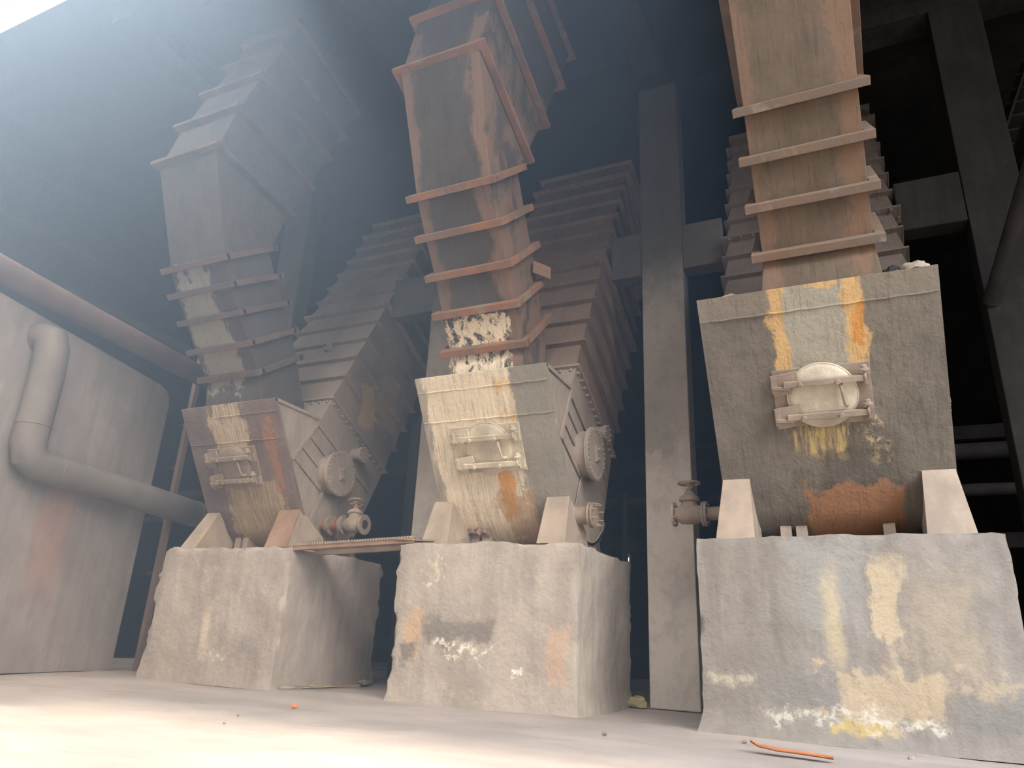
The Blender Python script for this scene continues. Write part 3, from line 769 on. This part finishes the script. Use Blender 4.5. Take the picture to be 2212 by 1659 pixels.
# ------------------------------------------------------------------ front ducts
def front_duct(xc, hw, flanges, foot_sec, upper, hw_up, label, mat, fmat, broken=False):
    root = thing('front_duct', label, 'duct', (xc, foot_sec[0][0]+0.4, foot_sec[0][1]), 'flanged front ducts')
    secs = [(foot_sec[0], foot_sec[1], xc-hw-0.05, xc+hw+0.05)]
    ins = 0.09
    for (f, r) in flanges:
        f = Vector(f); r = Vector(r); d = (r-f).normalized()
        a = f+d*ins; b = r-d*ins
        secs.append(((a.x, a.y), (b.x, b.y), xc-hw, xc+hw))
    a, b = secs[-1][0], secs[-1][1]
    secs2 = [((a[0], a[1]), (b[0], b[1]), xc-hw, xc+hw)]
    solid('duct_body', MB().loft(secs), mat, root, bevel=0.008)
    for (f, r) in upper:
        f = Vector(f); r = Vector(r); d = (r-f).normalized(); p = f+d*ins; q = r-d*ins
        secs2.append(((p.x, p.y), (q.x, q.y), xc-hw_up, xc+hw_up))
    solid('duct_elbow', MB().loft(secs2), mat, root, bevel=0.008)
    for i, (f, r) in enumerate(list(flanges)+list(upper)):
        f = Vector((0, f[0], f[1])); r = Vector((0, r[0], r[1])); d = (r-f).normalized(); nrm = Vector((0, -d.z, d.y))
        h = hw if i < len(flanges) else hw_up
        c = (f+r)/2+nrm*0.045+Vector((xc, 0, 0))
        L = (r-f).length/2
        t = 0.046 if i < len(flanges) else 0.035
        mb = MB()
        # four bars of angle steel around the duct
        wd = 0.10
        ox = h+0.11
        mb.obox(c-d*(L-wd/2), XA, d, nrm, ox, wd/2+0.01, t)
        mb.obox(c+d*(L-wd/2), XA, d, nrm, ox, wd/2+0.01, t)
        for sx in (-1, 1):
            mb.obox(c+Vector((sx*(ox-wd/2), 0, 0)), XA, d, nrm, wd/2, L-wd/2, t*0.98)
        solid('flange', mb, fmat, root, bevel=0.006)
    return root

front_duct(-8.62, 0.56, [((7.60, 4.42), (8.48, 5.03)), ((7.30, 4.78), (8.25, 5.41)), ((7.02, 5.17), (8.0, 5.80)), ((6.75, 5.51), (7.73, 6.16)), ((6.54, 5.85), (7.50, 6.55))],
    ((7.80, 3.98), (8.72, 4.2)), [((5.94, 7.48), (7.72, 7.28)), ((6.15, 8.35), (8.05, 8.03)), ((6.45, 9.25), (8.37, 8.88)), ((6.75, 10.1), (8.65, 9.58)), ((7.0, 10.9), (8.95, 10.4))],
    0.60, 'left flanged duct rising from the left boot into the glare haze', M_duct1, M_flange1)
d2 = front_duct(-4.20, 0.54, [((7.755, 4.35), (8.60, 5.12)), ((7.47, 4.79), (8.30, 5.54)), ((7.21, 5.24), (8.06, 6.0)), ((6.89, 5.66), (7.78, 6.44)), ((6.595, 6.10), (7.50, 6.92))],
    ((7.85, 3.98), (8.62, 4.2)), [((5.98, 7.78), (7.62, 7.10)), ((6.2, 8.9), (8.15, 8.12)), ((6.6, 10.0), (8.74, 9.36)), ((7.0, 10.85), (9.2, 10.4))],
    0.58, 'middle flanged duct with rusty orange corners above the middle boot', M_duct2, M_flange2)
# loose flange end hanging off the middle duct
mb = MB().obox((-3.52, 8.05, 5.62), (0.6, 0.75, -0.1), (0, 0, 1), (0.75, -0.6, 0), 0.14, 0.09, 0.012)
solid('bent_bracket', mb, M_flange2, d2)
front_duct(-0.02, 0.555, [((7.37, 4.80), (8.25, 5.6)), ((7.08, 5.25), (7.97, 6.05)), ((6.81, 5.68), (7.70, 6.48)), ((6.54, 6.12), (7.43, 6.92))],
    ((7.45, 4.36), (8.3, 4.7)), [((5.95, 7.85), (7.62, 7.10)), ((6.2, 8.9), (8.15, 8.12)), ((6.6, 10.0), (8.74, 9.36)), ((7.0, 10.85), (9.2, 10.4))],
    0.60, 'right flanged duct, nearest, leaving the top of the photo', M_duct3, M_flange3)

# ------------------------------------------------------------------ inclined ducts behind
def inclined(xc, hw, f0, label, mat, step=0.515, n=13, joints=(5, 11), depth=1.86, stop=10.1):
    root = thing('inclined_duct', label, 'duct', (xc, f0[0]+0.8, f0[1]), 'ribbed inclined ducts')
    a = Vector((0,)+f0)
    L = (stop-f0[1])/INC.z
    b = a+INC*L
    s = [((a.y, a.z), (a.y+PER.y*depth, a.z+PER.z*depth), xc-hw+0.04, xc+hw-0.04),
         ((b.y, b.z), (b.y+PER.y*depth, b.z+PER.z*depth), xc-hw+0.04, xc+hw-0.04)]
    body = MB()
    # lapped panels: each panel leans out a little towards its lower rib
    k = int(L/step)
    for i in range(k):
        p = a+INC*(step*i+0.01); q = a+INC*(step*(i+1)-0.005)
        body.loft([((p.y-0.03*PER.y, p.z-0.03*PER.z), (p.y+PER.y*(depth+0.02), p.z+PER.z*(depth+0.02)), xc-hw+0.01, xc+hw-0.01),
                   ((q.y+0.02*PER.y, q.z+0.02*PER.z), (q.y+PER.y*(depth-0.03), q.z+PER.z*(depth-0.03)), xc-hw+0.05, xc+hw-0.05)])
    solid('duct_body', body, mat, root)
    for i in range(1, k+1):
        p = a+INC*(step*i); c = p+PER*(depth/2)
        if i in joints:
            mb = MB().obox((xc, c.y, c.z), XA, PER, INC, hw+0.07, depth/2+0.08, 0.022)
            m2 = p-PER*0.05
            for j in range(14):
                x = xc-hw+0.06+(2*hw-0.12)*j/13
                mb.cyl((x, m2.y, m2.z), (x, m2.y-INC.y*0.07, m2.z-INC.z*0.07), 0.024, 6)
                mb.cyl((x, m2.y, m2.z), (x, m2.y+INC.y*0.06, m2.z+INC.z*0.06), 0.024, 6)
            for j in range(12):
                for sx in (-1, 1):
                    r = p+PER*(0.1+(depth-0.2)*j/11)
                    mb.cyl((xc+sx*(hw+0.03), r.y-INC.y*0.06, r.z-INC.z*0.06), (xc+sx*(hw+0.03), r.y+INC.y*0.06, r.z+INC.z*0.06), 0.022, 6)
            solid('joint_flange', mb, mat, root)
        else:
            mb = MB().obox((xc, c.y, c.z), XA, PER, INC, hw+0.035, depth/2+0.06, 0.008)
            mb.obox((xc, (p-PER*0.055).y, (p-PER*0.055).z-0.0), XA, INC, PER, hw+0.035, 0.02, 0.006)
            for sx in (-1, 1):
                mb.obox((xc+sx*(hw+0.03), c.y, c.z), PER, INC, XA, depth/2+0.06, 0.02, 0.006)
            solid('rib', mb, mat, root)
    return root
i1 = inclined(-8.62, 0.975, (8.97, 4.47), 'left ribbed duct slanting back from the left boot, yellow stains on its side', M_incl1)
i2 = inclined(-4.20, 0.96, (8.80, 4.44), 'middle ribbed duct slanting back behind the middle boot, brown', M_incl2)
i3 = inclined(-0.125, 1.17, (9.10, 4.92), 'wide dark ribbed duct slanting back behind the right boot', M_incl3, joints=(4, 10))
# the small blind boss on the left duct
p = Vector((-8.45, 9.62, 5.72))-PER*0.03
solid('blind_boss', MB().cyl(p+PER*0.05, p-PER*0.05, 0.085, 8).cyl(p-PER*0.05, p-PER*0.08, 0.03, 8), M_incl1, i1)

# ------------------------------------------------------------------ pipes on the left
mbp = MB()
pp = [(-10.78, 5.9, 4.74), (-10.62, 5.98, 4.80), (-10.57, 6.02, 4.72)]
arc1 = [Vector((-11.05, 5.92, 4.72)), Vector((-10.85, 5.97, 4.80)), Vector((-10.72, 6.02, 4.74)), Vector((-10.68, 6.05, 4.58))]
dn = [Vector((-10.68, 6.08, 4.2)), Vector((-10.68, 6.09, 3.4)), Vector((-10.69, 6.10, 3.12)), Vector((-10.70, 6.16, 2.96)), Vector((-10.72, 6.30, 2.88))]
al = [Vector((-10.76, 6.6, 2.87)), Vector((-10.95, 8.2, 2.80)), Vector((-11.12, 9.6, 2.74)), Vector((-11.2, 10.3, 2.70))]
rp = thing('bent_pipe', 'thick grey pipe dropping down the left wall then running level along it', 'pipe', (-10.8, 6.1, 2.6))
solid('pipe_run', MB().tube(arc1+dn+al, 0.235, 24), M_pipe, rp, smooth=True)
for a, d in ((dn[1], Vector((0, 0, 1))), (al[0], al[1]-al[0]), (al[2], al[1]-al[0])):
    solid('weld_ring', MB().torus(a, d, 0.235, 0.010, 28, 6), M_pipe, rp, smooth=True)
mb = MB().ring((-11.0, 5.93, 4.74), (1, 0.2, 0.1), 0.40, 0.22, 0.05).torus((-10.96, 5.93, 4.74), (1, 0.2, 0.1), 0.34, 0.03)
solid('wall_collar', mb, M_pipe, rp, smooth=True)
tag(solid('straight_pipe', MB().tube([(-10.55, 4.4, 5.45), (-10.8, 6.5, 5.38), (-11.05, 9.0, 5.30), (-11.2, 10.3, 5.26)], 0.19, 24), M_pipe_rust, smooth=True),
    'reddish straight pipe slanting across the upper left towards the left duct', 'pipe')
tag(solid('cable_tray', MB().box(-12.6, -11.8, 5.4, 11.5, 6.0, 6.12), M_dark), 'thin dusty ledge above the reddish pipe at left', 'cable tray')
tag(solid('wire_line', MB().tube([(-11.9, 5.4, 6.9), (-11.9, 11.5, 6.7)], 0.02, 8), M_dark), 'thin pale line running above the reddish pipe', 'cable')
pr_ = thing('steel_post', 'pale brown slim post standing in the dark gap left of the left plinth', 'post', (-11.45, 9.35, 0))
solid('post', MB().bar((-11.47, 9.35, 0), (-11.47, 9.35, 7.4), 0.10, 0.10, (0, 1, 0)), M_post, pr_)
for z in (1.6, 3.55, 4.4): solid('cross_rail', MB().box(-11.75, -11.47, 9.36, 9.40, z, z+0.07), M_dark, pr_)

# ------------------------------------------------------------------ grating walkway between plinths
gr = thing('grating_walkway', 'narrow rusty steel grating bridging the left and middle plinths', 'walkway', (-6.3, 8.4, 1.88))
for y in (8.17, 8.72):
    mb = MB()
    mb.bar((-7.45, y, 1.88), (-5.28, y, 1.965), 0.012, 0.07)
    mb.bar((-7.45, y+0.03, 1.91), (-5.28, y+0.03, 1.995), 0.06, 0.012)
    mb.bar((-7.45, y+0.03, 1.85), (-5.28, y+0.03, 1.935), 0.06, 0.012)
    solid('side_channel', mb, M_foot_rust if y < 8.5 else M_foot, gr)
mb = MB()
for i in range(46):
    x = -7.38+2.05*i/45; z = 1.905+0.085*(x+7.45)/2.17
    mb.bar((x, 8.14, z+0.012), (x+0.02, 8.77, z+0.012), 0.02, 0.03)
solid('tread_bar', mb, M_foot, gr)
tag(solid('bent_sheet', MB().obox((-5.28, 8.25, 1.965), (1, 0.1, -0.05), (0, 1, 0), (0, 0, 1), 0.28, 0.10, 0.01), M_foot_rust), 'short bent rusty strip lying at the left end of the middle plinth top', 'strip')

# ------------------------------------------------------------------ dust clumps, stones, scraps
def clump(x, y, z, sx, sy, sz, sd, label, mat=M_clump, name='dust_clump', cat='clump', grp=None):
    return tag(solid(name, MB().lump((x, y, z), sx, sy, sz, sd, 3, 0.4, flat=-sz*0.35), mat, smooth=True, auto=60), label, cat, grp)
clump(0.66, 7.55, 4.50, 0.09, 0.10, 0.09, 1, 'dark round dust clump beside the duct on the right boot', M_dark)
clump(0.86, 7.50, 4.50, 0.13, 0.10, 0.09, 2, 'pale crusted clump on the right end of the right boot top', M_clump)
clump(0.76, 7.52, 4.47, 0.07, 0.10, 0.05, 4, 'small crusted clump between two larger ones on the right boot')
clump(-0.95, 7.50, 4.46, 0.10, 0.10, 0.05, 3, 'low clump on the left end of the right boot top')
clump(-2.84, 10.15, 0.04, 0.14, 0.10, 0.10, 5, 'yellowish rock on the ground against the middle column foot', M_yellow, 'rock', 'rock')
clump(-2.95, 10.28, 0.03, 0.10, 0.08, 0.07, 6, 'smaller yellowish rock at the back corner of the middle plinth', M_yellow, 'rock', 'rock')
for i, (x, y, s, c, lb) in enumerate([
    (-5.50, 6.50, 0.025, M_orange, 'tiny orange nut shell lying on the shaded floor'),
    (-5.2, 5.4, 0.010, M_clump, 'small pale stone near the tiny orange shell'),
    (-4.85, 4.9, 0.010, M_clump, 'small pale stone at the edge of the sunlit floor'),
    (-2.2, 6.8, 0.016, M_clump, 'small grey stone in front of the middle plinth corner'),
    (-1.05, 7.25, 0.016, M_clump, 'small stone left of the orange bark strip'),
    (0.25, 7.2, 0.02, M_clump, 'small pale stone near the foot of the right plinth')]):
    tag(solid('pebble', MB().lump((x, y, 0.008), s*1.5, s, s, i+11, 2, 0.3), c, smooth=True), lb, 'pebble', 'scattered pebbles')
# orange curved bark strip
pts = [(-0.93, 6.72, 0.06), (-0.86, 6.66, 0.035), (-0.72, 6.62, 0.022), (-0.55, 6.58, 0.02), (-0.40, 6.53, 0.018), (-0.30, 6.50, 0.016)]
V = []; F = []
for i, p in enumerate(pts):
    w = (0.02, 0.045, 0.05, 0.045, 0.05, 0.02)[i]
    for (dw, dz) in ((-1, 0.012), (0, 0.0), (1, 0.014)): V.append((p[0], p[1]+dw*w, p[2]+dz+0.008)); 
    for (dw, dz) in ((-1, 0.012), (0, 0.0), (1, 0.014)): V.append((p[0], p[1]+dw*w*0.98, p[2]+dz))
for i in range(len(pts)-1):
    a = i*6; b = a+6
    F += [(a,a+1,b+1,b),(a+1,a+2,b+2,b+1),(a+4,a+3,b+3,b+4),(a+5,a+4,b+4,b+5),(a+3,a,b,b+3),(a+2,a+5,b+5,b+2)]
F += [(0,3,4,1),(1,4,5,2),(30,31,34,33),(31,32,35,34)]
tag(solid('bark_strip', MB().add(V, F), M_orange), 'orange curved strip of bark lying before the right plinth', 'bark strip')
# splintered scraps at the foot of the left plinth
lb = ['short pale splinter along the foot of the left plinth side', 'longer pale splinter lying flat below the left plinth side', 'crooked dark splinter near the back corner of the left plinth', 'thin splinter sticking out near the left plinth front corner', 'broad scrap of wood at the back of the left plinth foot']
for i, (x, y, a, L) in enumerate([(-7.22, 8.6, 0.9, 0.22), (-7.05, 8.95, 1.2, 0.45), (-7.15, 9.7, 1.4, 0.4), (-7.18, 8.3, 0.5, 0.2), (-7.0, 9.4, 1.0, 0.35)]):
    d = Vector((math.cos(a), math.sin(a), 0.03))*L/2; p = Vector((x, y, 0.03))
    tag(solid('wood_scrap', MB().bar(p-d, p+d, 0.035, 0.02), M_clump if i % 2 else M_post), lb[i], 'wood scrap', 'scraps at the left plinth foot')
clump(-7.2, 10.1, 0.03, 0.09, 0.16, 0.05, 21, 'heap of grey rubble at the back foot of the left plinth', M_clump, 'rubble_heap', 'rubble')
clump(-7.27, 9.1, 0.01, 0.05, 0.4, 0.04, 22, 'low dust ridge along the foot of the left plinth side', M_clump, 'rubble_heap', 'rubble')

# ------------------------------------------------------------------ things deeper in the hall
def hpipe(x0, x1, y, z, r, label, m=M_dark):
    return tag(solid('background_pipe', MB().cyl((x0, y, z), (x1, y, z), r, 16), m, smooth=True), label, 'pipe', 'pipes in the dark hall')
hpipe(-15.7, 8, 12.2, 3.15, 0.09, 'horizontal dark pipe seen behind the middle column, lower one')
hpipe(-15.7, 8, 12.9, 3.9, 0.13, 'horizontal dark pipe seen behind the middle column, upper one')
tag(solid('background_pipe', MB().tube([(-7.35, 11.2, 0), (-7.35, 11.2, 4.3), (-7.32, 11.2, 4.55), (-7.2, 11.2, 4.72), (-6.9, 11.2, 4.8), (-6.2, 11.2, 4.8)], 0.17, 16), M_dark, smooth=True),
    'dark vertical pipe with a bend in the gap between left and middle boots', 'pipe', 'pipes in the dark hall')
tag(solid('background_pipe', MB().cyl((-3.4, 11.6, 0), (-3.4, 11.6, 3.2), 0.05, 12), M_dark, smooth=True), 'thin dark upright pipe between middle boot and middle column', 'pipe', 'pipes in the dark hall')
for i, (z, lb) in enumerate(((0.5, 'lowest dark rail seen low between plinth and column'), (2.6, 'dark steel beam seen low behind the valve of the right boot'), (4.6, 'dark steel beam higher behind the middle column'))):
    tag(solid('steel_beam', MB().box(-15.7, 8, 14.0+i*0.4, 14.15+i*0.4, z, z+0.25), M_dark), lb, 'beam', 'steel beams deep in the hall')
tag(solid('diagonal_brace', MB().cyl((1.98, 10.22, 5.22), (2.59, 8.04, 6.86), 0.10, 18), M_dark, smooth=True), 'slanting dark pipe brace fixed to the column at the right edge', 'brace')
st = thing('steel_stair', 'dark steel stair climbing at the upper right', 'stair', (2.2, 10.9, 7.6))
mb = MB()
for i in range(9): mb.box(2.35+i*0.10, 2.62+i*0.10, 11.0, 11.7, 7.6+i*0.24, 7.63+i*0.24)
solid('tread', mb, M_dark, st)
for y in (11.0, 11.7): solid('stringer', MB().bar((2.4, y, 7.5), (3.4, y, 9.9), 0.03, 0.2, (0, 1, 0)), M_dark, st)
lm = NT('lit_lamp'); lm.b.inputs['Emission Color'].default_value = (0.9, 0.95, 1, 1); lm.b.inputs['Emission Strength'].default_value = 8
lp = thing('work_lamp', 'small glaring white lamp above the back edge of the middle plinth', 'lamp', (-3.80, 13.0, 2.1))
solid('lens', MB().lathe((-3.80, 13.0, 2.27), (0.2, -1, -0.1), [(0, 0.02), (0.03, 0.06), (0.05, 0.055), (0.06, 0.01)], 16), lm.m, lp, smooth=True)
solid('housing', MB().box(-3.88, -3.72, 13.02, 13.1, 2.17, 2.37), M_dark, lp)
solid('stand', MB().box(-3.82, -3.78, 13.05, 13.09, 0, 2.2), M_dark, lp)

# ------------------------------------------------------------------ haze box standing in for veiling glare
hz = bpy.data.materials.new('glare_haze'); hz.use_nodes = True
t = hz.node_tree; t.nodes.clear()
vo = t.nodes.new('ShaderNodeVolumeScatter'); vo.inputs['Color'].default_value = HAZE_COLOR+(1,)
vo.inputs['Density'].default_value = HAZE_DENSITY; vo.inputs['Anisotropy'].default_value = HAZE_G
ou = t.nodes.new('ShaderNodeOutputMaterial'); t.links.new(vo.outputs[0], ou.inputs['Volume'])
h = solid('glare_haze', MB().box(-17, -0.4, -6, 8.1, 0.03, 14), hz)
tag(h, 'thin bluish haze volume added in place of camera glare, strongest at upper left', 'haze', kind='stuff')
